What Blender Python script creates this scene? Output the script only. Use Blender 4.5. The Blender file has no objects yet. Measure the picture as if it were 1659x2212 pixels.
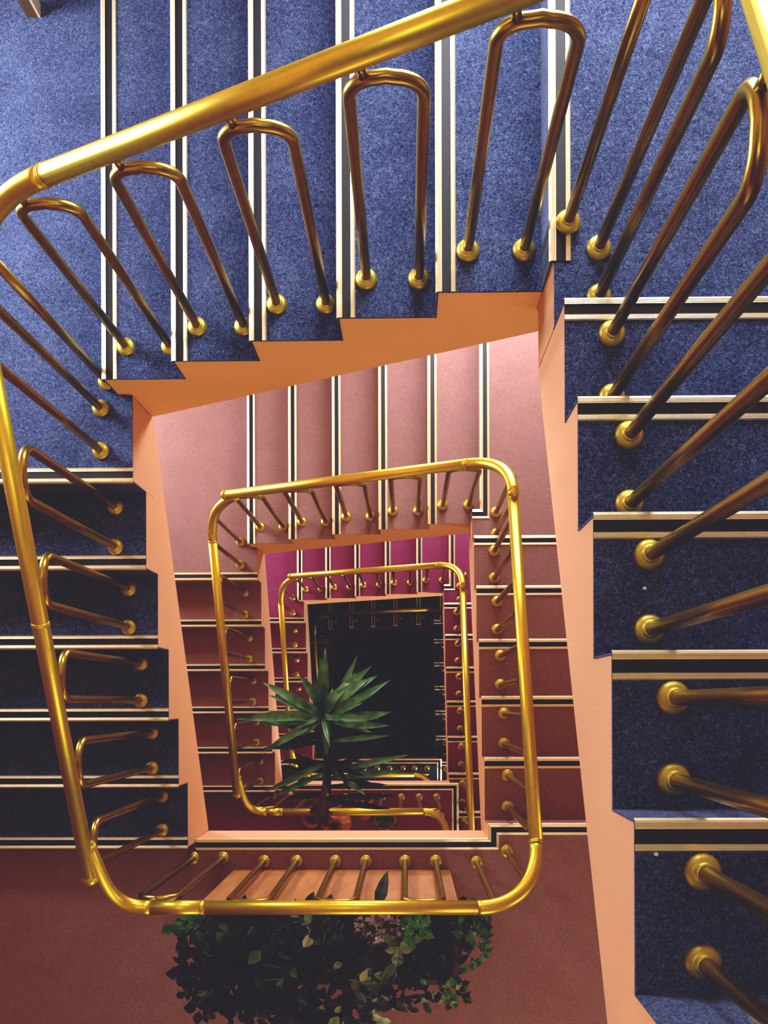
import bpy, math, random
from math import pi, sin, cos, sqrt, atan2, radians
from mathutils import Vector, Matrix

scene = bpy.context.scene
COL = scene.collection
random.seed(7)

# ------------------------------------------------------------------ materials
def nt(name):
    m = bpy.data.materials.new(name); m.use_nodes = True
    n = m.node_tree.nodes; l = m.node_tree.links
    b = n['Principled BSDF']
    return m, n, l, b

def ramp(n, stops):
    r = n.new('ShaderNodeValToRGB')
    e = r.color_ramp.elements
    e[0].position, e[0].color = stops[0][0], (*stops[0][1], 1)
    e[1].position, e[1].color = stops[-1][0], (*stops[-1][1], 1)
    for p, c in stops[1:-1]:
        x = e.new(p); x.color = (*c, 1)
    return r

def carpet(name, dark, mid, light, scale=170, contrast=0.16):
    m, n, l, b = nt(name)
    tc = n.new('ShaderNodeTexCoord')
    big = n.new('ShaderNodeTexNoise'); big.inputs['Scale'].default_value = 9; big.inputs['Detail'].default_value = 3
    fine = n.new('ShaderNodeTexNoise'); fine.inputs['Scale'].default_value = scale
    fine.inputs['Detail'].default_value = 4; fine.inputs['Roughness'].default_value = .7
    fine.inputs['Distortion'].default_value = 1.6
    l.new(tc.outputs['Object'], big.inputs['Vector']); l.new(tc.outputs['Object'], fine.inputs['Vector'])
    mix = n.new('ShaderNodeMath'); mix.operation = 'MULTIPLY_ADD'
    l.new(big.outputs['Fac'], mix.inputs[0]); mix.inputs[1].default_value = .13
    l.new(fine.outputs['Fac'], mix.inputs[2])
    r = ramp(n, [(.565 - contrast, dark), (.565, mid), (.565 + contrast, light)])
    l.new(mix.outputs[0], r.inputs['Fac']); l.new(r.outputs['Color'], b.inputs['Base Color'])
    bu = n.new('ShaderNodeBump'); bu.inputs['Strength'].default_value = .55; bu.inputs['Distance'].default_value = .006
    l.new(fine.outputs['Fac'], bu.inputs['Height']); l.new(bu.outputs['Normal'], b.inputs['Normal'])
    b.inputs['Roughness'].default_value = 1; b.inputs['Specular IOR Level'].default_value = .08
    b.inputs['Sheen Weight'].default_value = .12; b.inputs['Sheen Roughness'].default_value = .5
    return m

def plain(name, col, rough=.7, metal=0, noise=0, nscale=20, bump=0, bscale=120, spec=.3):
    m, n, l, b = nt(name)
    b.inputs['Roughness'].default_value = rough; b.inputs['Metallic'].default_value = metal
    b.inputs['Specular IOR Level'].default_value = spec
    tc = n.new('ShaderNodeTexCoord')
    t = n.new('ShaderNodeTexNoise'); t.inputs['Scale'].default_value = nscale; t.inputs['Detail'].default_value = 4
    l.new(tc.outputs['Object'], t.inputs['Vector'])
    lo = tuple(c * (1 - noise) for c in col); hi = tuple(min(1, c * (1 + noise)) for c in col)
    r = ramp(n, [(.3, lo), (.7, hi)])
    l.new(t.outputs['Fac'], r.inputs['Fac']); l.new(r.outputs['Color'], b.inputs['Base Color'])
    if bump:
        t2 = n.new('ShaderNodeTexNoise'); t2.inputs['Scale'].default_value = bscale; t2.inputs['Detail'].default_value = 3
        l.new(tc.outputs['Object'], t2.inputs['Vector'])
        bu = n.new('ShaderNodeBump'); bu.inputs['Strength'].default_value = bump; bu.inputs['Distance'].default_value = .003
        l.new(t2.outputs['Fac'], bu.inputs['Height']); l.new(bu.outputs['Normal'], b.inputs['Normal'])
    return m

def wood(name, a, c):
    m, n, l, b = nt(name)
    tc = n.new('ShaderNodeTexCoord'); mp = n.new('ShaderNodeMapping')
    mp.inputs['Scale'].default_value = (9, 9, 1.2)
    l.new(tc.outputs['Object'], mp.inputs['Vector'])
    t = n.new('ShaderNodeTexNoise'); t.inputs['Scale'].default_value = 2.2; t.inputs['Detail'].default_value = 6; t.inputs['Distortion'].default_value = .8
    l.new(mp.outputs[0], t.inputs['Vector'])
    r = ramp(n, [(.35, a), (.65, c)]); l.new(t.outputs['Fac'], r.inputs['Fac'])
    l.new(r.outputs['Color'], b.inputs['Base Color']); b.inputs['Roughness'].default_value = .55
    return m

def leafmat(name, a, c, rough=.45):
    m, n, l, b = nt(name)
    tc = n.new('ShaderNodeTexCoord')
    t = n.new('ShaderNodeTexNoise'); t.inputs['Scale'].default_value = 14; t.inputs['Detail'].default_value = 2
    l.new(tc.outputs['Object'], t.inputs['Vector'])
    r = ramp(n, [(.38, a), (.62, c)]); l.new(t.outputs['Fac'], r.inputs['Fac'])
    l.new(r.outputs['Color'], b.inputs['Base Color']); b.inputs['Roughness'].default_value = rough
    b.inputs['Specular IOR Level'].default_value = .35
    return m

M = {}
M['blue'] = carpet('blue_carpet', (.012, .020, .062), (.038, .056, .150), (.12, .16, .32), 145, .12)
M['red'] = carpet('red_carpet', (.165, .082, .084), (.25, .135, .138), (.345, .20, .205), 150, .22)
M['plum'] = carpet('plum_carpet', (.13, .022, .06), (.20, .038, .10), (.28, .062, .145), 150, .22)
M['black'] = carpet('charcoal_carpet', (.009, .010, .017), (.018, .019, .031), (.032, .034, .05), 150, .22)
M['peach'] = plain('peach_paint', (.71, .385, .215), .75, noise=.03, nscale=3, bump=.25, bscale=160)
M['peach_bounce'] = plain('peach_bounce_lit', (.90, .47, .21), .75, noise=.03, nscale=3, bump=.25, bscale=160)  # peach of the N stringers with warm bounced light put into the colour
M['wallpaint'] = plain('wall_paint', (.34, .17, .12), .8, noise=.05, nscale=3, bump=.2, bscale=140)
M['satin'] = plain('satin_brass', (.56, .44, .085), .44, .85, noise=.08, nscale=60)
M['brass'] = plain('brass', (.60, .455, .04), .36, .88, noise=.06, nscale=40)
M['brass_dull'] = plain('brass_dull', (.33, .235, .04), .3, 1, noise=.10, nscale=40)
M['lip'] = plain('nosing_metal', (.86, .76, .50), .42, .75, noise=.05, nscale=60, spec=.5)
M['rubber'] = plain('black_rubber', (.012, .014, .022), .55, noise=.2, nscale=60)
M['wood'] = wood('orange_wood', (.29, .105, .032), (.41, .165, .055))
M['darkwood'] = wood('dark_wood', (.05, .025, .012), (.10, .05, .022))
M['palewood'] = plain('pale_edge', (.55, .42, .25), .6)
M['soil'] = plain('soil', (.008, .007, .006), 1, noise=.5, nscale=80, bump=1)
M['white'] = plain('white_paint', (.80, .78, .74), .6)
M['terracotta'] = plain('terracotta', (.38, .12, .045), .8, noise=.25, nscale=14, bump=.4, bscale=60)
M['bark'] = plain('brown_bark', (.10, .035, .015), .9, noise=.4, nscale=30, bump=.8, bscale=80)
M['leaf_dark'] = leafmat('leaf_dark', (.003, .006, .004), (.007, .016, .008), .7)  # near-black green, the shade on the foliage is put into the colour
M['leaf_green'] = leafmat('leaf_green', (.018, .085, .022), (.04, .15, .04))
M['leaf_pale'] = leafmat('leaf_pale', (.10, .17, .06), (.27, .33, .17))
M['leaf_olive'] = leafmat('leaf_olive', (.035, .07, .018), (.085, .125, .035))
M['leaf_dracaena'] = leafmat('leaf_dracaena', (.035, .13, .065), (.10, .25, .14), .33)
M['leaf_purple'] = leafmat('leaf_purple', (.16, .10, .13), (.34, .25, .28), .7)
M['flower_pink'] = plain('flower_pink', (.45, .08, .07), .7, noise=.2)
M['flower_white'] = plain('flower_white', (.75, .55, .50), .8, noise=.25, nscale=60)
M['glass'] = plain('window_pane', (.75, .82, .9), .2, spec=.5)
M['floor_dark'] = carpet('ground_carpet', (.006, .006, .009), (.011, .010, .015), (.030, .022, .030), 40, .3)

# ------------------------------------------------------------------ mesh builder
class MB:
    def __init__(s): s.v = []; s.f = []; s.m = []; s.sm = []
    def add(s, vs, fs, mi=0, smooth=False):
        o = len(s.v); s.v += [tuple(v) for v in vs]
        for f in fs:
            s.f.append(tuple(i + o for i in f)); s.m.append(mi); s.sm.append(smooth)
    def box(s, a, b, mi=0):
        x0, y0, z0 = a; x1, y1, z1 = b
        vs = [(x0,y0,z0),(x1,y0,z0),(x1,y1,z0),(x0,y1,z0),(x0,y0,z1),(x1,y0,z1),(x1,y1,z1),(x0,y1,z1)]
        s.add(vs, [(3,2,1,0),(4,5,6,7),(0,1,5,4),(1,2,6,5),(2,3,7,6),(3,0,4,7)], mi)
    def prism(s, poly, z0, z1, mi=0):          # vertical prism over an xy polygon
        a = sum(poly[i][0]*poly[(i+1)%len(poly)][1]-poly[(i+1)%len(poly)][0]*poly[i][1] for i in range(len(poly)))
        if a < 0: poly = poly[::-1]
        n = len(poly)
        vs = [(x,y,z0) for x,y in poly] + [(x,y,z1) for x,y in poly]
        s.add(vs, [tuple(range(n-1,-1,-1)), tuple(range(n,2*n))] + [(i,(i+1)%n,(i+1)%n+n,i+n) for i in range(n)], mi)
    def extrude(s, poly, fn, t0, t1, mi=0):    # polygon in (s,z) swept from t0 to t1
        n = len(poly)
        vs = [fn(p[0],t0,p[1]) for p in poly] + [fn(p[0],t1,p[1]) for p in poly]
        s.add(vs, [tuple(range(n-1,-1,-1)), tuple(range(n,2*n))] + [(i,(i+1)%n,(i+1)%n+n,i+n) for i in range(n)], mi)
    def tube(s, path, r, seg=16, mi=0, caps=True):
        P = [Vector(p) for p in path]; n = len(P)
        rr = r if isinstance(r, (list,tuple)) else [r]*n
        T = [(P[min(i+1,n-1)]-P[max(i-1,0)]).normalized() for i in range(n)]
        u = T[0].orthogonal().normalized(); vs = []
        for i in range(n):
            u = (u - T[i]*u.dot(T[i])).normalized(); w = T[i].cross(u)
            for k in range(seg):
                a = 2*pi*k/seg; vs.append(P[i] + (u*cos(a)+w*sin(a))*rr[i])
        fs = [(i*seg+k, i*seg+(k+1)%seg, (i+1)*seg+(k+1)%seg, (i+1)*seg+k) for i in range(n-1) for k in range(seg)]
        s.add(vs, fs, mi, True)
        if caps:
            o = len(s.v)-len(vs)
            s.f.append(tuple(o+k for k in range(seg-1,-1,-1))); s.m.append(mi); s.sm.append(False)
            s.f.append(tuple(o+(n-1)*seg+k for k in range(seg))); s.m.append(mi); s.sm.append(False)
    def sphere(s, c, r, seg=16, rings=10, mi=0, sc=(1,1,1)):
        vs=[]; 
        for i in range(rings+1):
            th=pi*i/rings
            for k in range(seg):
                a=2*pi*k/seg; vs.append((c[0]+r*sc[0]*sin(th)*cos(a), c[1]+r*sc[1]*sin(th)*sin(a), c[2]+r*sc[2]*cos(th)))
        s.add(vs, [(i*seg+k,(i+1)*seg+k,(i+1)*seg+(k+1)%seg,i*seg+(k+1)%seg) for i in range(rings) for k in range(seg)], mi, True)
    def lathe(s, prof, c=(0,0,0), seg=24, mi=0):
        vs=[(c[0]+r*cos(2*pi*k/seg), c[1]+r*sin(2*pi*k/seg), c[2]+z) for r,z in prof for k in range(seg)]
        n=len(prof)
        s.add(vs, [(i*seg+k,i*seg+(k+1)%seg,(i+1)*seg+(k+1)%seg,(i+1)*seg+k) for i in range(n-1) for k in range(seg)], mi, True)
    def mesh(s, name, mats):
        me = bpy.data.meshes.new(name); me.from_pydata(s.v, [], s.f)
        for m in mats: me.materials.append(m)
        me.polygons.foreach_set('material_index', s.m); me.polygons.foreach_set('use_smooth', s.sm)
        me.update(); return me

def obj(name, mb, mats, parent=None, loc=None):
    if not isinstance(mats, (list,tuple)): mats=[mats]
    me = mb.mesh(name, mats) if isinstance(mb, MB) else mb
    o = bpy.data.objects.new(name, me); COL.objects.link(o)
    if parent is not None:
        o.parent = parent
        w = wloc(parent)
        o.location = (Vector(loc) if loc else Vector((0,0,0))) - w
    elif loc: o.location = loc
    return o
def wloc(o):
    v = Vector((0,0,0))
    while o is not None: v += o.location; o = o.parent
    return v
def thing(name, label, cat, loc, group=None):
    o = bpy.data.objects.new(name, None); COL.objects.link(o); o.location = loc
    o.empty_display_size = .05
    o['label']=label; o['category']=cat
    if group: o['group']=group
    return o
def tag(o, label, cat, group=None):
    o['label']=label; o['category']=cat
    if group: o['group']=group
    return o
def struct(name, mb, mats):
    o = obj(name, mb, mats); o['kind']='structure'; return o

# ------------------------------------------------------------------ the stair
XE, XW, YN, YS = 2.98, -1.66, 3.32, -2.35
ZT = 3.3
P = dict(
 A=dict(h=.165,  Wx=1.336, Wy=1.715, yE5=1.552, xN0=1.327, yW0=1.405, gE=.280, gN=.276, gW=.284, x0=0.0,   nE=6, z=0.0),
 B=dict(h=.1627, Wx=1.336, Wy=1.650, yE5=1.520, xN0=1.383, yW0=1.436, gE=.2906,gN=.2876,gW=.2958,x0=-.0205,nE=6, z=-2.97),
 C=dict(h=.1586, Wx=1.303, Wy=1.6285,yE5=1.4917,xN0=1.354, yW0=1.4195,gE=.287, gN=.2908,gW=.2936,x0=-.054, nE=8, z=-5.8986),
 D=dict(h=.160,  Wx=1.300, Wy=1.585, yE5=1.385, xN0=1.380, yW0=1.413, gE=.287, gN=.2870,gW=.290, x0=-.060, nE=8, z=-9.0706))
STOREYS='ABCD'
for S in STOREYS:
    p=P[S]; p['yE0']=p['yE5']-(p['nE']-1)*p['gE']; p['xN5']=p['xN0']-5*p['gN']; p['yW5']=p['yW0']-5*p['gW']
    p['zNE']=p['z']-p['nE']*p['h']; p['zNW']=p['zNE']-6*p['h']; p['zS']=p['zNW']-6*p['h']
ZG = P['D']['zS']                                   # ground floor
CT=.008; RC=.004; SLAB=.29; DROP=.465; GAP=.0015
INS=.004                                            # clearance to the outer walls

# nosing cross-section: (inset, height, material of the strip up to the next point)
NOSE=[(-.003,-.011,0),(-.004,-.004,0),(-.001,.002,0),(.003,.004,0),(.0045,.0033,0),(.006,.004,0),(.0075,.0033,0),(.009,.004,0),(.0105,.0033,0),(.013,.004,1),
      (.0135,.0018,1),(.0365,.0018,1),(.037,.004,0),(.039,.0033,0),(.0405,.004,0),(.042,.0033,0),(.0435,.004,0),(.045,.0033,0),(.047,.004,0),(.050,.0005,0)]
def nosing_mb(path, z, boxed=False):
    """strip along a plan path; the tread lies to the right of the walking direction"""
    mb=MB(); n=len(path); Q=[Vector(p) for p in path]
    off=[]
    for o,zz,mi in NOSE:
        row=[]
        for i in range(n):
            ds=[]
            if i>0: ds.append((Q[i]-Q[i-1]).normalized())
            if i<n-1: ds.append((Q[i+1]-Q[i]).normalized())
            ns=[Vector((d.y,-d.x)) for d in ds]
            if len(ns)==1: q=Q[i]+ns[0]*o
            else:
                b=(ns[0]+ns[1]).normalized(); q=Q[i]+b*(o/max(.2,b.dot(ns[0])))
            row.append((q.x,q.y,z+zz))
        off.append(row)
    for j in range(len(NOSE)-1):
        for i in range(n-1):
            mb.add([off[j][i],off[j][i+1],off[j+1][i+1],off[j+1][i]],[(0,1,2,3)],NOSE[j][2])
    # closed ends
    for i in (0,n-1):
        vs=[off[j][i] for j in range(2,len(NOSE))]
        mb.add(vs,[tuple(range(len(vs)))],1)
    if boxed:
        d=(Q[1]-Q[0]).normalized(); r=Vector((d.y,-d.x))
        vs=[]
        for zz in (z-.012,z+.0045):
            for a,b in ((0,-.004),(.011,-.004),(.011,.05),(0,.05)):
                q=Q[0]+d*a+r*b; vs.append((q.x,q.y,zz))
        mb.add(vs,[(3,2,1,0),(4,5,6,7),(0,1,5,4),(1,2,6,5),(2,3,7,6),(3,0,4,7)],0)
    return mb
NM=[M['lip'],M['rubber']]

def flight_map(S,fl):
    p=P[S]
    if fl=='E': return (lambda s,t,z:(p['Wx']+t, p['yE0']+s, z)), p['z'],   p['gE'], p['nE'], XE-p['Wx']-INS
    if fl=='N': return (lambda s,t,z:(p['xN0']-s, p['Wy']+t, z)), p['zNE'], p['gN'], 6, YN-p['Wy']-INS
    return (lambda s,t,z:(p['x0']-t, p['yW0']-s, z)), p['zNW'], p['gW'], 6, p['x0']-XW-INS

def build_flight(S,fl,label,cm,pm):
    fn,zt,g,n,wd=flight_map(S,fl); h=P[S]['h']
    zbot=zt-n*h
    base=fn((n-1)*g,wd/2,zbot)
    root=thing('stair_flight',label,'stairs',base,'carpeted stair flights around the well')
    # body with sawtooth top and sloping soffit
    line=lambda s: zt-s*h/g-DROP
    send=(n-1)*g; zb=zbot-SLAB+.005 if S+fl!='DW' else zbot-.007
    poly=[(-RC, zt-SLAB-.0006)]
    for k in range(1,n):
        poly.append(((k-1)*g-RC, zt-k*h-CT)); poly.append((k*g-RC, zt-k*h-CT))
    poly.append((send-RC, max(zb,line(send-RC))))
    sflat=(zt-DROP-zb)*g/h
    if sflat<send-RC: poly.append((sflat,zb))
    s0=-(DROP-SLAB-.0006)*g/h
    poly.append((s0,line(s0)))
    mb=MB(); mb.extrude(poly,fn,0,wd)
    obj('stringer',mb,pm,root)
    ov=-.002
    for k in range(1,n+1):
        z=zt-k*h; mb=MB()
        s0_,s1_=(k-1)*g,k*g
        if k<n:
            prof=[(s0_-RC,z-CT),(s1_,z-CT),(s1_,z),(s0_,z),(s0_,z+h-CT-.001),(s0_-RC,z+h-CT-.001)]
        else:
            prof=[(s0_-RC,z-CT),(s0_,z-CT),(s0_,z+h-CT-.001),(s0_-RC,z+h-CT-.001)]
        mb.extrude(prof,fn,ov,wd)
        st=obj('step' if k<n else 'riser',mb,cm,root)
        if k<n:
            a=fn(s1_,ov-.001 if S!='D' else .0,z); b=fn(s1_,wd,z)
            obj('nosing',nosing_mb([a[:2],b[:2]],z,boxed=(S=='D' and fl=='N')),NM,st)
    return root

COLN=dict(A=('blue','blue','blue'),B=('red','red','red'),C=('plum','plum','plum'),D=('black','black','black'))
FL={'AE':'blue carpeted flight down the right edge of the photo, nearest the camera',
    'AN':'bright blue carpeted flight across the top of the photo',
    'AW':'nearly black shadowed flight down the left edge of the photo',
    'BE':'red brown carpeted flight right of the well, below the blue flight',
    'BN':'dusty pink lit carpeted flight across the well below the top blue flight',
    'BW':'dark red carpeted flight left of the well, one storey below the black one',
    'CE':'narrow dark plum flight on the right, third storey down the well',
    'CN':'magenta carpeted flight across the well above the dark bottom storey',
    'CW':'dark plum flight on the left behind the green palm leaves',
    'DE':'charcoal flight on the right beside the thin violet edge, lowest storey',
    'DN':'charcoal flight at the back of the dark pit with boxed brass nosings',
    'DW':'charcoal flight in deep shadow at the left of the dark pit'}
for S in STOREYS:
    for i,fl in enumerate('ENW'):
        build_flight(S,fl,FL[S+fl],M[COLN[S][i]],M['peach_bounce'] if fl=='N' else M['peach'])

def landing(label,cm,z,poly,slabpoly,trims,boxed=False,pm=None):
    cx=sum(q[0] for q in poly)/len(poly); cy=sum(q[1] for q in poly)/len(poly)
    root=thing('stair_landing',label,'landing',(cx,cy,z-SLAB),'carpeted landings around the well')
    mb=MB(); mb.prism(slabpoly,z-SLAB,z-CT); obj('slab',mb,pm or M['peach'],root)
    mb=MB(); mb.prism(poly,z-CT,z); ca=obj('carpet',mb,cm,root)
    for t in trims: obj('nosing',nosing_mb(t,z,boxed),NM,root)
    return root

def s_landing(S,above,label,cm):
    """floor landing on the south side: top of storey S, bottom of storey above"""
    p=P[S]; q=P[above] if above else dict(x0=0.0,Wx=p['Wx'],yW5=-.015)
    x0=q['x0']; wx=q['Wx'] if above else p['Wx']; ye=p['yE0']; yw=min(q['yW5'],-.002)
    wx=p['Wx'] if S in 'AB' else {'C':1.358,'D':1.346}[S]
    xe_,xw_,ys_=XE-INS,XW+INS,YS+INS; yw-=GAP; xi=x0+.003
    wxs=wx if S in 'AB' else p['Wx']-.004
    poly=[(xi,0),(wx,0),(wx,ye),(xe_,ye),(xe_,ys_),(xw_,ys_),(xw_,yw),(xi,yw)]
    slab=[(xi,0),(wxs,0),(wxs,ye-RC-GAP),(xe_,ye-RC-GAP),(xe_,ys_),(xw_,ys_),(xw_,yw),(xi,yw)]
    la=landing(label,cm,p['z'],poly,slab,[[(xi,0),(wx,0),(wx,ye),(xe_,ye)]])
    if S in 'CD':
        mb=MB(); mb.box((wxs+.001,ye+.008,p['z']-.11),(wx-.001,-.001,p['z']-CT)); obj('edge_board',mb,M['peach'],la)
    return la
s_landing('A',None,'blue carpeted landing at the bottom edge under the viewer',M['blue'])
s_landing('B','A','red carpeted landing with the planter, lower left of the photo',M['red'])
s_landing('C','B','wine red landing with the potted palm, below the pale fascia',M['plum'])
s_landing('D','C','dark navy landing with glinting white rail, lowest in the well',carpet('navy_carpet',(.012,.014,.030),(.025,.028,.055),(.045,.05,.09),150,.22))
for S,lab1,lab2,cm in (('A','blue landing in the top right corner of the photo','blue landing in the top left corner of the photo',M['blue']),
                    ('B','dusty pink landing at the right end of the pink flight','dusty pink landing at the left end of the pink flight',M['red']),
                    ('C','magenta landing at the right end of the magenta flight','magenta landing at the left end of the magenta flight',M['plum']),
                    ('D','charcoal landing at the right end of the boxed nosings','charcoal landing at the left end of the boxed nosings',M['black'])):
    p=P[S]; wc=p['Wy']+(.045 if S in 'BCD' else 0); xn=p['xN0']; wx=p['Wx']
    xe_,xw_,yn_=XE-INS,XW+INS,YN-INS; ye=p['yE5']+GAP
    poly=[(wx,ye),(xe_,ye),(xe_,yn_),(xn,yn_),(xn,wc),(wx,wc)]
    wy=p['Wy']-GAP-.004
    slab=[(wx,ye),(xe_,ye),(xe_,yn_),(xn+RC+GAP,yn_),(xn+RC+GAP,wy),(wx,wy)]
    tr=[(wx,wc),(xn,wc),(xn,yn_)] if xn>wx else [(xn,wc),(xn,yn_)]
    la=landing(lab1,cm,p['zNE'],poly,slab,[tr])
    if xn>wx:
        mb=MB(); mb.box((wx+.001,wy,p['zNE']-p['h']+.001),(xn-.002,wc-.003,p['zNE']-CT)); obj('corner_block',mb,cm,la)
    xl=p['xN5']-GAP; yl=p['yW0']
    poly=[(xl,yn_),(xw_,yn_),(xw_,yl),(p['x0'],yl),(p['x0'],p['Wy']-GAP-.004),(xl,p['Wy']-GAP-.004)]
    slab=[(xl,yn_),(xw_,yn_),(xw_,yl+RC+GAP),(p['x0'],yl+RC+GAP),(p['x0'],p['Wy']-GAP-.004),(xl,p['Wy']-GAP-.004)]
    landing(lab2,cm,p['zNW'],poly,slab,[[(p['x0']+.003,yl),(xw_,yl)]])

# ------------------------------------------------------------------ railings
RR=.0255; BR=.0138
def hairpin_mesh(H,a):
    r=.058; pts=[(0,0,.004),(0,0,H*.5)]
    pts.append((0,0,H-r))
    for i in range(1,9):
        t=pi/2*i/8; pts.append((r-r*cos(t),0,H-r+r*sin(t)))
    pts.append((a/2,0,H+.004))
    for i in range(0,9):
        t=pi/2*i/8; pts.append((a-r+r*sin(t),0,H-r+r*cos(t)))
    pts+= [(a,0,H*.5),(a,0,.004)]
    mb=MB(); mb.tube(pts,BR,14)
    return mb
_hp={}
def hairpin(H,a,stub,sx):
    key=(round(H,4),round(a,4),round(stub,3),round(sx,3))
    if key not in _hp:
        mb=hairpin_mesh(H,a)
        if stub>0:
            mb.tube([(sx,0,H),(sx-.004,0,H+stub)],.0095,10)
            mb.sphere((sx+.02,0,H-BR),.006,8,6)
        _hp[key]=mb.mesh('baluster',[M['brass_dull']])
    return _hp[key]
mb=MB(); mb.lathe([(.0305,0),(.0308,.004),(.0295,.009),(.0255,.0145),(.020,.0175),(.017,.0185),(.0168,.024),(.0138,.0245)],seg=24)
ROS=mb.mesh('rosette',[M['satin']])
mb=MB(); mb.tube([(0,0,.004),(0,0,.5),(0,0,.93)],BR,14); POST=mb.mesh('baluster',[M['brass_dull']])

def put_baluster(root,pos,ang,H,a=.146,stub=.04,sx=.03):
    me=hairpin(H,a,stub,sx)
    o=bpy.data.objects.new('baluster',me); COL.objects.link(o); o.parent=root
    o.location=Vector(pos)+Vector((0,0,.0006))-wloc(root); o.rotation_euler=(0,0,ang)
    for x in (0,a):
        r=bpy.data.objects.new('rosette',ROS); COL.objects.link(r); r.parent=o; r.location=(x,0,0)
    return o
def put_post(root,pos):
    o=bpy.data.objects.new('baluster',POST); COL.objects.link(o); o.parent=root; o.location=Vector(pos)+Vector((0,0,.0046))-wloc(root)
    r=bpy.data.objects.new('rosette',ROS); COL.objects.link(r); r.parent=o

IE,IN,IW,IS=.105,.105,.110,.100
R0,R1=.850,.935
def rail_z(S,fl,c):
    """height of the rail axis above plan coordinate c (y for E and W, x for N)"""
    fn,zt,g,n,_=flight_map(S,fl); h=P[S]['h']; p=P[S]
    s={'E':c-p['yE0'],'N':p['xN0']-c,'W':p['yW0']-c}[fl]
    return zt-s*h/g+R0+(R1-R0)*s/((n-1)*g)

def bend(p0,d0,p1,d1,n=18,k=.56):
    """smooth curve leaving p0 along d0 and arriving at p1 along d1"""
    p0,p1=Vector(p0),Vector(p1); d0,d1=Vector(d0),Vector(d1)
    a=(p1-p0); L=max(abs(a.x),abs(a.y))*k
    c0,c1=p0+d0*L,p1-d1*L; out=[]
    for i in range(n+1):
        t=i/n; out.append(p0*(1-t)**3+c0*3*t*(1-t)**2+c1*3*t*t*(1-t)+p1*t**3)
    return out
def rtube(root,pts,name='handrail'):
    mb=MB(); mb.tube(pts,RR,20); return obj(name,mb,M['brass'],root)
def ring(root,p,d,name='joint_ring'):
    mb=MB(); p=Vector(p); d=Vector(d).normalized()
    mb.tube([p-d*.0065,p-d*.004,p-d*.001,p,p+d*.001,p+d*.004,p+d*.0065],[RR+.0004,RR+.0016,RR+.0016,RR-.0005,RR+.0016,RR+.0016,RR+.0004],20)
    return obj(name,mb,M['brass'],root)
def ball(root,p,r=RR+.002,name='end_cap'):
    mb=MB(); mb.sphere(p,r,18,12); return obj(name,mb,M['brass'],root)

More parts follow.
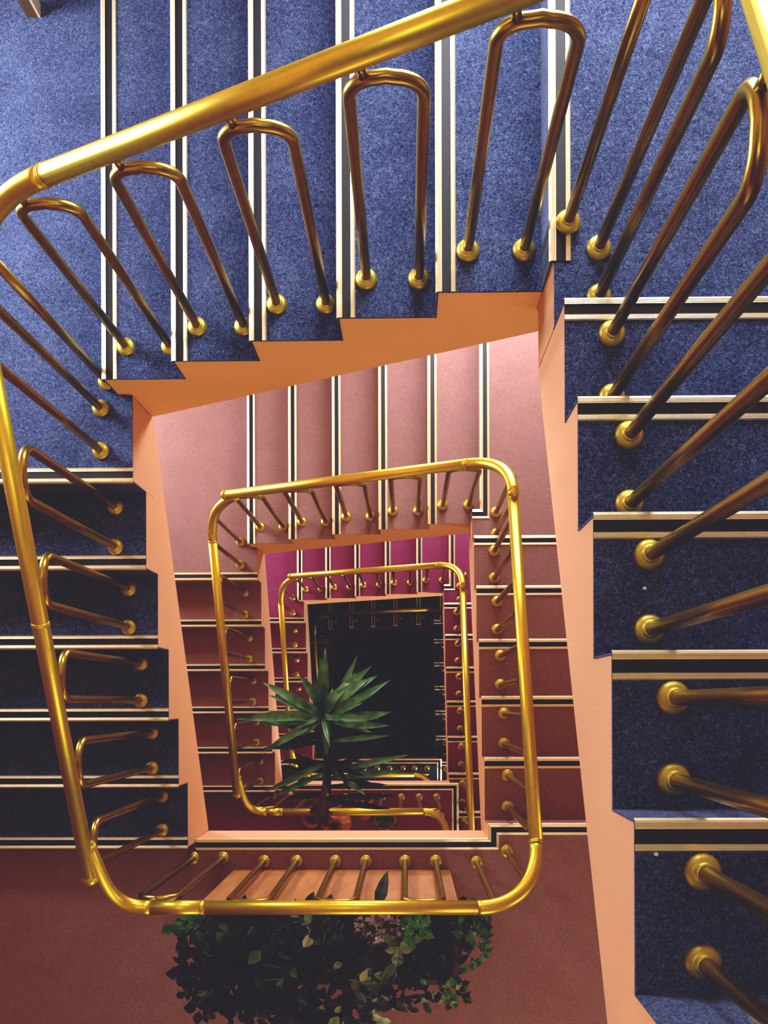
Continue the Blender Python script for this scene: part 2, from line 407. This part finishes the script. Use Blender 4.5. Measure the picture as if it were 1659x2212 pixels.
SX={'B':[(-.009,.127),(.315,.463),(.639,.778),(.957,1.096)],
    'C':[(-.055,.076),(.218,.352),(.50,.645),(.78,.924),(1.058,1.192)],
    'D':[(-.06,.075),(.218,.352),(.50,.645),(.78,.924),(1.05,1.185)]}
RL={'A':'large brass stair railing closest to the camera, around the blue flights',
    'B':'brass stair railing one storey down, ringing the dusty pink flight',
    'C':'smaller brass stair railing around the magenta flight, second storey down',
    'D':'thin dim brass railing in the dark pit at the bottom of the well'}
def slope(S,fl):
    p=P[S]; g=p['g'+fl]; n=p['nE'] if fl=='E' else 6
    return -p['h']/g+(R1-R0)/((n-1)*g)
def railing(S):
    p=P[S]; h=p['h']
    root=thing('stair_railing',RL[S],'railing',(p['Wx']+IE,p['yE0']-.1,p['z']),'brass railings around the well')
    xe=p['Wx']+IE; yn=p['Wy']+IN; xw=p['x0']-IW
    mE,mN,mW=slope(S,'E'),slope(S,'N'),slope(S,'W')
    # --- E rail
    ytop=p['yE0']+(.04 if S in 'AB' else -.06); ybot=p['Wy']-.075
    eT=Vector((xe,ytop,rail_z(S,'E',ytop))); eB=Vector((xe,ybot,rail_z(S,'E',ybot)))
    ring(root,eT,(0,1,mE)); rtube(root,[eT,eT.lerp(eB,.5),eB]); ball(root,eB,RR)
    # --- NE bend to N rail
    xs=p['Wx']-.085; nT=Vector((xs,yn,rail_z(S,'N',xs)))
    b0=eB+Vector((0,-.03,.040))
    up=Vector((0,1,-.55)); 
    pts=bend(b0,up,nT,Vector((-1,0,mN)),20,.62)
    rtube(root,pts,'handrail_bend'); ball(root,b0,RR-.0004); ring(root,nT,(-1,0,mN))
    # --- N rail
    if S=='A':
        xb=.15; nB=Vector((xb,yn,rail_z(S,'N',xb)))
        rtube(root,[nT,nT.lerp(nB,.5),nB]); ring(root,nB,(-1,0,mN)); b0=nB
    else:
        xb=p['x0']+.005; nB=Vector((xb,yn,rail_z(S,'N',xb)))
        rtube(root,[nT,nT.lerp(nB,.5),nB]); ball(root,nB,RR+.003)
        xb2=xb+.06; b0=Vector((xb2,yn-.006,rail_z(S,'N',xb2)-.028))
    # --- NW bend to W rail
    ys=p['Wy']-.11; wT=Vector((xw,ys,rail_z(S,'W',ys)))
    rtube(root,bend(b0,(-1,0 if S=='A' else -.22,mN),wT,(0,-1,-mW*-1 if False else mW),20,.60),'handrail_bend'); ring(root,wT,(0,-1,mW))
    # --- W rail
    yb=.03; wB=Vector((xw,yb,rail_z(S,'W',yb)))
    mid=wT.lerp(wB,.38)
    rtube(root,[wT,mid,wB]); ball(root,wB,RR+.003)
    if S=='A': ring(root,wT.lerp(wB,.475),(0,-1,mW))
    # --- SW bend to S rail of the landing below
    nxt=chr(ord(S)+1); zs=p['zS']+.985; q=P.get(nxt)
    xs0=.06 if S=='A' else p['x0']+.06
    b0=Vector((xw+.008,yb+.12,rail_z(S,'W',yb+.12)-.014)); sT=Vector((xs0,-IS,zs))
    rtube(root,bend(b0,(.22,-1,mW),sT,(1,0,0),20,.60),'handrail_bend')
    if q is None:
        # ground floor: the rail ends over a last baluster
        ball(root,sT,RR)
    else:
        xj=.245 if S=='A' else p['x0']+.16
        sJ=Vector((xj,-IS,zs)); ring(root,sJ,(1,0,0)); rtube(root,[sT,sJ])
        if nxt=='B':
            sE=Vector((1.215,-IS,zs)); rtube(root,[sJ,sJ.lerp(sE,.5),sE])
            yt=q['yE0']+.04; e=Vector((q['Wx']+IE,yt-.0085,rail_z(nxt,'E',yt-.0085)))
            rtube(root,bend(sE,(1,0,0),e,(0,1,slope(nxt,'E')),22,.58),'handrail_bend')
        else:
            xg=p['Wx']-.006-.105
            sE=Vector((xg-.15,-IS,zs)); rtube(root,[sJ,sJ.lerp(sE,.5),sE])
            g0=Vector((xg,-.27,zs)); rtube(root,bend(sE,(1,0,0),g0,(0,-1,0),20,.58),'handrail_bend')
            ye=q['yE0']-.06; g1=Vector((xg,ye,zs)); rtube(root,[g0,g1])
            e=Vector((q['Wx']+IE,ye-.0085,rail_z(nxt,'E',ye-.0085)))
            m=Vector(((xg+e.x)/2,ye-.11,(zs+e.z)/2)); dx=Vector((1,0,(e.z-zs)/.3))
            rtube(root,bend(g1,(0,-1,0),m,dx,14,.58)+bend(m,dx,e,(0,1,slope(nxt,'E')),14,.58)[1:],'handrail_bend')
            put_baluster(root,(xg,-.24,p['zS']),-pi/2,.90,.146,.06,.073)
        for a,b in SX[nxt]: put_baluster(root,(a,-IS+(.015 if a<.0 else 0),p['zS']),0,.90,b-a,.06,(b-a)/2)
        if nxt=='B': put_baluster(root,(1.282,-.105,p['zS']),atan2(.051,.136),.90,.146,.06,.073)
    # --- balusters on the treads
    Hk=lambda k,n: .858+.062*(k-1)/max(1,n-2)
    n=p['nE']
    for k in range(1,n): put_baluster(root,(xe,p['yE0']+k*p['gE']-.082,p['z']-k*h),-pi/2,Hk(k,n),.146)
    for k in range(1,6): put_baluster(root,(p['xN0']-k*p['gN']+.082,yn,p['zNE']-k*h),0,Hk(k,6),.148)
    for k in range(1,6): put_baluster(root,(xw,p['yW0']-k*p['gW']+.082,p['zNW']-k*h),pi/2,Hk(k,6),.148)
    # corner landings
    put_baluster(root,(xe+dict(A=.004,B=.026,C=.034,D=.064)[S],p['Wy']+.030,p['zNE']),-pi/2,.93 if S=='A' else .90,.120,.05)
    put_baluster(root,(xw,p['Wy']-dict(A=.200,B=.114,C=.112,D=.080)[S],p['zNW']),pi/2,.92,.150,.05,.05)
    if S=='A':
        put_post(root,(1.369,1.808,p['zNE'])); put_post(root,(-.088,1.759,p['zNW']))
    return root
for S in STOREYS: railing(S)
# guard rail of the top landing (behind and under the viewer)
root=thing('stair_railing','brass guard rail along the topmost landing edge, beside the viewer','railing',(.6,-IS,0),'brass railings around the well')
zs=.985; e=Vector((P['A']['Wx']+IE,P['A']['yE0']+.04,rail_z('A','E',P['A']['yE0']+.04)))
sT=Vector((-.25,-IS,zs)); sE=Vector((1.215,-IS,zs))
rtube(root,[sT,sT.lerp(sE,.5),sE]); ball(root,sT,RR)
e.y-=.0085; rtube(root,bend(sE,(1,0,0),e,(0,1,slope('A','E')),22,.58),'handrail_bend')
for a in (-.009,.315,.639,.957): put_baluster(root,(a,-IS,0),0,.90,.146,.06,.073)
put_baluster(root,(1.282,-.105,0),atan2(.051,.136),.90,.146,.06,.073)

# ------------------------------------------------------------------ planter and plants
zB=P['B']['z']+.001; zC=P['C']['z']+.001
px0,px1,py0,py1,pzt=.178,1.160,-.450,-.138,zB+.705
root=thing('planter_box','long orange wooden planter box behind the landing railing','planter',((px0+px1)/2,(py0+py1)/2,zB))
t=.02
for nm,a,b in (('front_panel',(px0,py1-t,zB),(px1,py1,pzt)),('back_panel',(px0,py0,zB),(px1,py0+t,pzt)),
               ('end_panel',(px0,py0+t,zB),(px0+t,py1-t,pzt)),('end_panel',(px1-t,py0+t,zB),(px1,py1-t,pzt))):
    mb=MB(); mb.box(a,b); obj(nm,mb,M['wood'],root)
mb=MB(); mb.box((px0+t,py0+t,pzt-.10),(px1-t,py1-t,pzt-.035)); obj('soil',mb,M['soil'],root)
mb=MB()
for q in (((px0-.003,py1-t,pzt),(px1+.003,py1+.003,pzt+.006)),((px0-.003,py0-.003,pzt),(px1+.003,py0+t,pzt+.006)),((px0-.003,py0+t,pzt),(px0+t,py1-t,pzt+.006)),((px1-t,py0+t,pzt),(px1+.003,py1-t,pzt+.006))): mb.box(*q)
obj('rim',mb,M['darkwood'],root)

def leaf(mb,base,d,up,L,W,mi=0,fold=.25,droop=.3,kind='oval'):
    """a folded leaf blade from base along d"""
    d=Vector(d).normalized(); up=Vector(up); s=d.cross(up)
    if s.length<1e-4: s=d.orthogonal()
    s.normalize(); nrm=s.cross(d).normalized(); base=Vector(base)
    prof={'oval':[(0,.02),(.18,.62),(.42,1),(.7,.72),(.88,.34),(1,.02)],
          'ivy':[(0,.25),(.08,.95),(.28,.70),(.42,1),(.62,.52),(1,.03)],
          'blade':[(0,.45),(.15,.62),(.4,.95),(.6,1),(.8,.66),(.92,.3),(1,.01)]}[kind]
    vs=[]
    for t,w in prof:
        c=base+d*(L*t)+nrm*(-droop*L*t*t)
        vs+= [c+s*(W*.5*w)+nrm*(fold*W*.5*w), c, c-s*(W*.5*w)+nrm*(fold*W*.5*w)]
    n=len(prof); fs=[]
    for i in range(n-1):
        a=i*3; fs+=[(a,a+1,a+4,a+3),(a+1,a+2,a+5,a+4)]
    mb.add(vs,fs,mi,False)

def blade(mb,b,c,t,W,mi=0,n=8,fold=.22):
    b,c,t=Vector(b),Vector(c),Vector(t); vs=[]
    wd=[.35,.6,.82,.97,1,.92,.72,.4,.02]
    for i in range(n+1):
        q=i/n; p=b*(1-q)**2+c*2*q*(1-q)+t*q*q
        d=((c-b)*(1-q)+(t-c)*q).normalized(); sd=d.cross(Vector((0,0,1)))
        if sd.length<1e-3: sd=Vector((1,0,0))
        sd.normalize(); up=sd.cross(d); w=W*.5*wd[round(i*8/n)]
        vs+=[p+sd*w+up*w*fold*2,p,p-sd*w+up*w*fold*2]
    fs=[]
    for i in range(n):
        a=i*3; fs+=[(a,a+1,a+4,a+3),(a+1,a+2,a+5,a+4)]
    mb.add(vs,fs,mi,True)
def rnd(a,b): return random.uniform(a,b)
def rdir(zlo=-.2,zhi=.8):
    a=rnd(0,2*pi); z=rnd(zlo,zhi); return Vector((cos(a),sin(a),z)).normalized()

def bush(name,label,cat,c,rad,n,size,mats,wts,kind='oval',stems=6,lo=-.3,hi=.6,shell=.02,asp=.6,group=None):
    root=thing(name,label,cat,(c[0],c[1],c[2]-rad[2]),group or 'plants growing in the orange planter')
    mb=MB(); st=MB()
    for i in range(n):
        u=rdir(-.9,.9); q=rnd(shell,1)**.5
        pos=Vector(c)+Vector((u.x*rad[0],u.y*rad[1],abs(u.z)*rad[2]*(1 if u.z>0 else -.6)))*q
        d=(Vector((u.x,u.y,0))*.8+rdir(lo,hi)).normalized()
        L=rnd(*size); mi=random.choices(range(len(mats)),wts)[0]
        leaf(mb,pos,d,(0,0,1),L,L*asp*rnd(.8,1.2),mi,rnd(.1,.5),rnd(.1,.5),kind)
    for i in range(stems):
        u=rdir(.1,.7); e=Vector(c)+Vector((u.x*rad[0],u.y*rad[1],u.z*rad[2]))*.95
        b=Vector((c[0]+u.x*rad[0]*.2,c[1]+u.y*rad[1]*.2,c[2]-rad[2]*.7))
        m=(b+e)/2+Vector((0,0,rad[2]*.5))
        st.tube([b,m,e],.0022,6)
    obj('foliage',mb,mats,root); obj('stem',st,M['leaf_olive'],root)
    return root
D_,G_,PA,OL=M['leaf_dark'],M['leaf_green'],M['leaf_pale'],M['leaf_olive']
zt=pzt
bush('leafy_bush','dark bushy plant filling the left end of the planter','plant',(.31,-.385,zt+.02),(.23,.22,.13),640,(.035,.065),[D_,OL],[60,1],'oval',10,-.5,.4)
bush('ivy','bright green ivy sprig on the left rim of the planter','plant',(.20,-.215,zt+.055),(.13,.045,.05),26,(.035,.05),[G_,D_],[3,1],'ivy',5,-.2,.4,asp=.95)
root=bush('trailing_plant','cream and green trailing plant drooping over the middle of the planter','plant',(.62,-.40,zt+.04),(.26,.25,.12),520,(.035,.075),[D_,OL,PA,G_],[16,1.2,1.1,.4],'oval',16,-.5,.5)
mb=MB()
for (x,y,dx,dy) in ((.62,-.50,.1,-1),(.70,-.52,-.3,-1),(.78,-.49,.5,-1),(.55,-.52,-.2,-1),(.66,-.46,.2,-1),(.84,-.46,.4,-.8)):
    pth=[Vector((x,y,zt+.05))+Vector((dx,dy,0))*(.16*q)+Vector((0,0,-.25*q*q)) for q in (0,.25,.5,.75,1)]
    mb.tube(pth,.003,6,0)
    for q in (1,2,3,4):
        for s in (-1,1):
            leaf(mb,pth[q],Vector((dx+s*.8,dy*.8,-.3)),(0,0,1),rnd(.045,.075),rnd(.024,.034),random.choice((0,1,1,2)),.3,.3)
obj('runner',mb,[OL,PA,G_],root)
mb=MB()
leaf(mb,(.85,-.168,zt+.012),(.2,.8,-.2),(0,.4,1),.16,.05,0,.2,.5,'oval'); obj('drooping_leaf',mb,D_,root)
mb=MB(); leaf(mb,(.66,-.165,zt+.012),(.2,.7,-.1),(0,.2,1),.06,.04,0,.2,.5,'oval')
obj('drooping_leaf',mb,D_,root)
bush('pothos','pale green broad leaved plant right of the planter middle','plant',(.87,-.335,zt+.05),(.09,.07,.05),16,(.07,.10),[PA,OL],[1,2],'oval',5,-.2,.4,asp=.5)
bush('heather','purple grey small leaved heather against the rail in the planter','plant',(.865,-.225,zt+.05),(.11,.055,.04),230,(.012,.02),[M['leaf_purple'],D_],[4,1],'oval',6,-.2,.6,asp=.8)
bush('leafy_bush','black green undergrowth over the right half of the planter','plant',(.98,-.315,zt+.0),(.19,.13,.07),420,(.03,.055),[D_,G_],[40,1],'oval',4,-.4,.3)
bush('ivy','small rounded green ivy beside the heather in the planter','plant',(1.005,-.235,zt+.06),(.05,.05,.04),22,(.03,.045),[G_,OL],[3,1],'ivy',4,-.2,.4,asp=1)
root=bush('ivy','mid green ivy spilling over the right end of the planter','plant',(1.20,-.215,zt+.02),(.075,.085,.08),75,(.025,.045),[G_,D_],[1,1],'ivy',8,-.4,.4,asp=.95)
mb=MB()
pth=[Vector(q) for q in ((1.20,-.24,zt+.03),(1.265,-.29,zt-.02),(1.275,-.36,zt-.12),(1.245,-.42,zt-.2),(1.19,-.46,zt-.24),(1.15,-.48,zt-.25))]
mb.tube(pth,.003,6,0)
for i in range(1,6):
    for j in range(6): leaf(mb,pth[i-1].lerp(pth[i],rnd(0,1)),rdir(-.4,.4),(0,0,1),rnd(.025,.042),rnd(.025,.035),random.choice((0,1)),.3,.3,'ivy')
obj('tendril',mb,[OL,G_],root)
bush('ivy','pale green ivy tuft at the far right corner of the planter','plant',(1.135,-.475,zt+.03),(.06,.05,.06),46,(.022,.04),[PA,G_,D_],[2,2,2],'ivy',5,-.5,.3,asp=.9)
bush('fern','dark fern fronds hanging over the far side of the planter','plant',(.955,-.475,zt+.01),(.11,.06,.05),60,(.05,.08),[D_,OL],[14,1],'blade',4,-.7,.2,asp=.35)

# palm-like plant in a pot on the third landing
root=thing('potted_palm','tall green palm like plant leaning over the well from the wine red landing','potted plant',(.28,-.50,zC))
mb=MB(); mb.lathe([(0,0),(.095,0),(.10,.01),(.13,.24),(.142,.245),(.142,.285),(.125,.287),(.118,.25),(0,.245)],(.28,-.50,zC),28); obj('pot',mb,M['terracotta'],root)
mb=MB(); trunk=[Vector(q) for q in ((.28,-.50,zC+.2),(.31,-.46,zC+.55),(.38,-.30,zC+.88),(.402,-.175,zC+.98),(.415,-.06,zC+1.13),(.475,.20,zC+1.42),(.468,.545,zC+1.60))]
def smooth(pts,n=6):
    out=[]
    for i in range(len(pts)-1):
        a=pts[max(i-1,0)];b=pts[i];c=pts[i+1];d=pts[min(i+2,len(pts)-1)]
        for k in range(n):
            t=k/n; out.append(.5*((2*b)+(c-a)*t+(2*a-5*b+4*c-d)*t*t+(3*b-a-3*c+d)*t**3))
    out.append(pts[-1]); return out
tr=smooth(trunk); mb.tube(tr,[.030-.012*i/len(tr) for i in range(len(tr))],12,0); obj('trunk',mb,M['bark'],root)
mb=MB()
crown=Vector((.468,.545,zC+1.60))
# leaf tips measured about the crown (right, up in plan metres)
tips=[(-.345,.195),(-.31,.12),(-.32,.03),(-.345,-.21),(-.14,.25),(-.01,.36),(.03,.39),(.21,.36),(.30,.30),(.33,.24),(.40,.21),(.33,.15),(.40,.02),(.34,-.02),
      (.40,-.06),(.02,-.25),(.06,-.12),(.30,-.10),(-.40,-.005),(-.52,-.02),(-.36,-.05),(-.22,-.13),(-.13,-.10),(-.26,.16),(.12,.18),(.20,.26),(.28,.22)]
for i,(a,b) in enumerate(tips):
    L=sqrt(a*a+b*b); u=Vector((a,b,0)).normalized(); rise=rnd(.05,.22)*(L/.35)
    bz=rnd(-.10,.03); p0=crown+u*.012+Vector((0,0,bz)); side=Vector((-u.y,u.x,0))*rnd(-.04,.04)
    p2=crown+Vector((a,b,0))*rnd(.97,1.03)+Vector((0,0,rise*rnd(-.3,.9)))
    blade(mb,p0,p0+u*L*.38+side+Vector((0,0,rise*1.15)),p2,rnd(.044,.066)*(1.1 if L>.35 else 1),0)
for i in range(9):
    u=rdir(0,0); L=rnd(.08,.2)
    blade(mb,crown,crown+u*.03+Vector((0,0,.10)),crown+u*L+Vector((0,0,rnd(.08,.2))),rnd(.02,.034),0)
for q,n in ((.84,6),(.88,7),(.93,9),(.97,10)):
    c=tr[int(q*(len(tr)-1))]
    for i in range(n):
        d=rdir(-.5,.25); d.x=abs(d.x)*(1 if random.random()<.62 else -1)
        leaf(mb,c,d,(0,0,1),rnd(.22,.42),rnd(.03,.045),1 if random.random()<.72 else 0,.25,.2,'blade')
for (cx,cy,cz,tx,ty) in ((.50,.20,1.42,.98,.30),(.50,.16,1.40,.93,.20),(.47,.10,1.33,.84,.11),(.46,.02,1.22,.90,.03),(.45,.0,1.18,.86,-.06),(.45,.05,1.25,.20,.02)):
    b=Vector((cx,cy,zC+cz)); d=Vector((tx-cx,ty-cy,.03)); leaf(mb,b,d,(0,0,1),d.length,.042,0 if ty>.15 else 1,.25,.12,'blade')
obj('foliage',mb,[M['leaf_dracaena'],M['leaf_green'] if False else M['leaf_dark']],root)
mb=MB()
for i in range(40):
    q=rnd(.60,.70); c=tr[int(q*(len(tr)-1))]; a=rnd(0,2*pi)
    leaf(mb,c+Vector((cos(a)*.02,sin(a)*.02,0)),Vector((cos(a),sin(a),rnd(-.6,.4))),(cos(a),sin(a),.4),rnd(.04,.07),.03,0,.3,-.1,'blade')
obj('dry_leaf_skirt',mb,M['bark'],root)

# terracotta jug and small plants beside the pot
root=thing('terracotta_jug','orange terracotta jug with twisted handle beside the palm pot','jug',(.44,-.27,zC))
jx,jy=.32,-.26
mb=MB(); mb.lathe([(0,0),(.075,0),(.10,.06),(.115,.20),(.09,.34),(.045,.42),(.062,.47),(.068,.475),(.058,.462),(.03,.42),(.02,.3),(0,.3)],(jx+.12,jy-.01,zC),24); obj('body',mb,M['terracotta'],root)
mb=MB(); mb.tube(smooth([Vector((jx+.12+.09,jy+.0,zC+.30)),Vector((jx+.12+.105,jy+.02,zC+.40)),Vector((jx+.12+.06,jy+.01,zC+.46))]),.012,8); obj('handle',mb,M['terracotta'],root)
root=thing('terracotta_pot','small empty terracotta pot left of the palm pot','pot',(.262,-.235,zC))
mb=MB(); mb.lathe([(0,0),(.05,0),(.055,.01),(.072,.14),(.08,.142),(.08,.175),(.066,.176),(.06,.03),(0,.03)],(.262,-.235,zC),24); obj('body',mb,M['terracotta'],root)
root=thing('spider_plant','small spiky green plant in a low pot behind the landing rail','potted plant',(.68,-.25,zC))
mb=MB(); mb.lathe([(0,0),(.06,0),(.08,.12),(.086,.122),(.086,.14),(.072,.14),(.07,.115),(0,.115)],(.80,-.25,zC),20); obj('pot',mb,M['terracotta'],root)
mb=MB()
for i in range(44):
    leaf(mb,(.80+rnd(-.015,.015),-.25+rnd(-.015,.015),zC+.13),rdir(-.1,1.2),(0,0,1),rnd(.08,.125),rnd(.010,.018),random.choice((0,1)),.3,.5,'blade')
obj('foliage',mb,[G_,OL],root)
root=thing('potted_flower','pink bracted flower with pale centre behind the landing rail','flower',(.55,-.17,zC))
mb=MB(); mb.lathe([(0,0),(.05,0),(.065,.11),(.06,.112),(0,.1)],(.655,-.20,zC),20); obj('pot',mb,M['terracotta'],root)
mb=MB()
for a in (-.5,.2,1.1,2.2,3.0,3.7): leaf(mb,(.655,-.185,zC+.20),(cos(a),sin(a)*.6+.15,.25),(0,0,1),.115,.035,0,.3,.3,'blade')
obj('bract',mb,M['flower_pink'],root)
mb=MB(); mb.sphere((.655,-.18,zC+.225),.04,12,8,0,(1.4,.8,.6)); obj('flower_head',mb,M['flower_white'],root)
mb=MB(); mb.tube([(.655,-.20,zC+.09),(.655,-.185,zC+.21)],.006,8); obj('stem',mb,OL,root)

# small side table whose leg stands on the upper left landing
zA=P['A']['zNW']+.001; lx,ly=-.345,3.075
root=thing('side_table','dark wooden side table leg at the top left corner, on blue carpet','table',(lx-.18,ly+.09,zA))
w=.048
for (x,y) in ((lx,ly),(lx-.40,ly),(lx,ly+.17),(lx-.40,ly+.17)):
    mb=MB(); mb.box((x-w/2,y-w/2,zA),(x+w/2-.008,y+w/2,zA+.66)); mb.box((x+w/2-.008,y-w/2,zA),(x+w/2,y+w/2,zA+.66),1)
    obj('leg',mb,[M['darkwood'],M['palewood']],root)
mb=MB(); mb.box((lx-.46,ly-.04,zA+.66),(lx+.06,ly+.21,zA+.69)); obj('table_top',mb,M['darkwood'],root)

# two scraps of white lint on the near treads
for (x,y,z,l) in ((1.432,.845-.0,-.495,'white speck of paper on the blue tread, third step from the bottom edge'),(1.367+.0,.378,-.165,'white speck of paper on the lowest blue tread in view')):
    mb=MB(); mb.add([(-.003,-.002,0),(.003,-.003,.001),(.004,.002,.002),(0,.004,.001),(-.003,.002,0)],[(0,1,2,3,4)]); mb.add([(-.003,-.002,-.001),(.003,-.003,-.001),(.004,.002,-.001),(0,.004,-.001),(-.003,.002,-.001)],[(4,3,2,1,0)])
    o=obj('paper_scrap',mb,M['white'],None,(x,y,z+.001)); tag(o,l,'paper scrap')

# ------------------------------------------------------------------ shell
def wall(name,a,b,m): mb=MB(); mb.box(a,b); return struct(name,mb,m)
wall('floor',(XW-.1,YS-.1,ZG-.2),(XE+.1,YN+.1,ZG-.011),M['floor_dark'])
wall('ceiling',(XW-.1,YS-.1,ZT),(XE+.1,YN+.1,ZT+.12),M['white'])
# added unseen slabs that shade the top storey, shaped like flights one storey up
U=2.97
def soffit(poly,fn,t0,t1):
    mb=MB(); mb.extrude(poly,fn,t0,t1); return struct('ceiling',mb,M['peach'])  # added sloping light blocker, out of view
for fl in 'ENW':
    fn,zt_,g_,n_,wd_=flight_map('A',fl); h_=P['A']['h']; L_=(n_-1)*g_-.03
    zt_+=U
    if zt_-DROP<ZT: soffit([(0,zt_-.2),(L_,zt_-5*h_-.2),(L_,zt_-5*h_-DROP),(0,zt_-DROP)],fn,0,wd_)
pA=P['A']
mb=MB(); mb.prism([(pA['xN5']-.01,YN-INS),(XW+INS,YN-INS),(XW+INS,pA['yW0']+.01),(0,pA['yW0']+.01),(0,pA['Wy']-.01),(pA['xN5']-.01,pA['Wy']-.01)],pA['zNW']+U-SLAB,pA['zNW']+U); struct('ceiling',mb,M['peach'])  # added unseen slab over the NW landing, keeps light off it
mb=MB(); mb.prism([(pA['Wx'],pA['yE5']+.01),(XE-INS,pA['yE5']+.01),(XE-INS,YN-INS),(pA['xN0']+.01,YN-INS),(pA['xN0']+.01,pA['Wy']),(pA['Wx'],pA['Wy'])],pA['zNE']+U-SLAB,pA['zNE']+U); struct('ceiling',mb,M['peach'])  # added unseen slab over the NE landing, keeps light off it
# windows: one at each half landing, one beside each floor landing
WIN=[]
for S_ in 'ABC':
    WIN.append(('W',2.15,3.2,P[S_]['zNW']+.20,P[S_]['zNW']+1.20))
    WIN.append(('N',.75,2.05,P[S_]['zNE']+.15,P[S_]['zNE']+1.15))
for S_ in 'BCD':
    WIN.append(('E',-1.75,-.65,P[S_]['z']+.75,P[S_]['z']+1.55))
WIN.append(('S',.5,2.1,P['B']['z']+.75,P['B']['z']+1.6)); WIN.append(('S',.5,2.1,P['C']['z']+.75,P['C']['z']+1.6))  # unseen south windows added to brighten the north stringers
def holed(name,side,a0,a1,fn):
    hs=[w_[1:] for w_ in WIN if w_[0]==side]; mb=MB()
    zs=sorted({ZG,ZT}|{h_[2] for h_ in hs}|{h_[3] for h_ in hs})
    for za,zb in zip(zs[:-1],zs[1:]):
        c_=a0
        for h_ in sorted(hs):
            if h_[2]<=za+1e-6 and h_[3]>=zb-1e-6:
                mb.box(*fn(c_,h_[0],za,zb)); c_=h_[1]
        mb.box(*fn(c_,a1,za,zb))
    struct(name,mb,M['wallpaint'])
FW=lambda u0,u1,z0,z1,i=0,o=.1:((XW-o,u0,z0),(XW-i,u1,z1))
FE=lambda u0,u1,z0,z1,i=0,o=.1:((XE+i,u0,z0),(XE+o,u1,z1))
FS=lambda u0,u1,z0,z1,i=0,o=.1:((u0,YS-o,z0),(u1,YS-i,z1))
FN=lambda u0,u1,z0,z1,i=0,o=.1:((u0,YN+i,z0),(u1,YN+o,z1))
holed('wall_west','W',YS,YN,FW); holed('wall_east','E',YS,YN,FE); holed('wall_north','N',XW-.1,XE+.1,FN); holed('wall_south','S',XW-.1,XE+.1,FS)
for i,(sd,u0,u1,z0,z1) in enumerate(WIN):
    fn=dict(W=FW,E=FE,N=FN,S=FS)[sd]; mb=MB(); f=.05; um=(u0+u1)/2
    for q in ((u0,u0+f,z0,z1),(u1-f,u1,z0,z1),(u0+f,u1-f,z0,z0+f),(u0+f,u1-f,z1-f,z1),(um-.02,um+.02,z0+f,z1-f)): mb.box(*fn(*q,.03,.09))
    w=struct('window_%d'%(i+1),mb,M['white'])
    mb=MB(); mb.box(*fn(u0+f,u1-f,z0+f,z1-f,.091,.098)); obj('pane',mb,M['glass'],w)

# ------------------------------------------------------------------ light
def area(name,loc,rot,sx,sy,power,col,spread=pi):
    l=bpy.data.lights.new(name,'AREA'); l.shape='RECTANGLE'; l.size=sx; l.size_y=sy; l.energy=power; l.color=col; l.spread=spread
    o=bpy.data.objects.new(name,l); COL.objects.link(o); o.location=loc; o.rotation_euler=rot; return o
WP=[(150,(.95,.97,1.0)),(105,(.95,.97,1.0)),(105,(1,.93,.88)),(105,(1,.93,.88)),(85,(1,.90,.92)),(85,(1,.90,.92)),
    (10,(1,.86,.70)),(20,(1,.86,.74)),(150,(.92,.95,1)),(25,(1,.86,.70)),(8,(1,.86,.74))]
RT=dict(S=(radians(90),0,0),W=(0,radians(-90),0),E=(0,radians(90),0),N=(radians(-90),0,0))
for (sd,u0,u1,z0,z1),(pw,c) in zip(WIN,WP):
    um,zm=(u0+u1)/2,(z0+z1)/2; a_,b_=u1-u0-.1,z1-z0-.1
    loc=dict(W=(XW-.01,um,zm),E=(XE+.01,um,zm),N=(um,YN+.01,zm),S=(um,YS-.01,zm))[sd]
    area('window_light',loc,RT[sd],a_ if sd in 'NS' else b_,b_ if sd in 'NS' else a_,pw,c)
area('ceiling_light',(.7,.8,ZT-.05),(0,0,0),1.0,1.2,28,(1,.95,.86))

w=bpy.data.worlds.new('World'); scene.world=w; w.use_nodes=True
w.node_tree.nodes['Background'].inputs['Color'].default_value=(.8,.85,1,1); w.node_tree.nodes['Background'].inputs['Strength'].default_value=.2

# ------------------------------------------------------------------ camera
cd=bpy.data.cameras.new('camera'); cam=bpy.data.objects.new('camera',cd); COL.objects.link(cam)
cam.location=(.9667,.6244,1.3781); cam.rotation_euler=(.0016,.0139,-.0031)
cd.sensor_fit='VERTICAL'; cd.sensor_height=36; cd.lens=2061.6165/2212*36
cd.shift_x=-(849.742-829.5)/2212; cd.shift_y=(1513.0256-1106)/2212
cd.clip_start=.02
scene.camera=cam

vs=scene.view_settings
scene.display_settings.display_device='sRGB'
vs.view_transform='Standard'; vs.look='None'; vs.exposure=0; vs.gamma=1
vs.use_curve_mapping=True
cm=vs.curve_mapping
for i,k in enumerate((.0192,.0178,.0228)):
    c=cm.curves[i]; c.points[0].location=(0,k); c.points[1].location=(1,1)
    for q in ((.012,k+.0012),(.03,.0275+(k-.019)*.6),(.08,.074),(.2,.21)): c.points.new(*q)
cm.update()
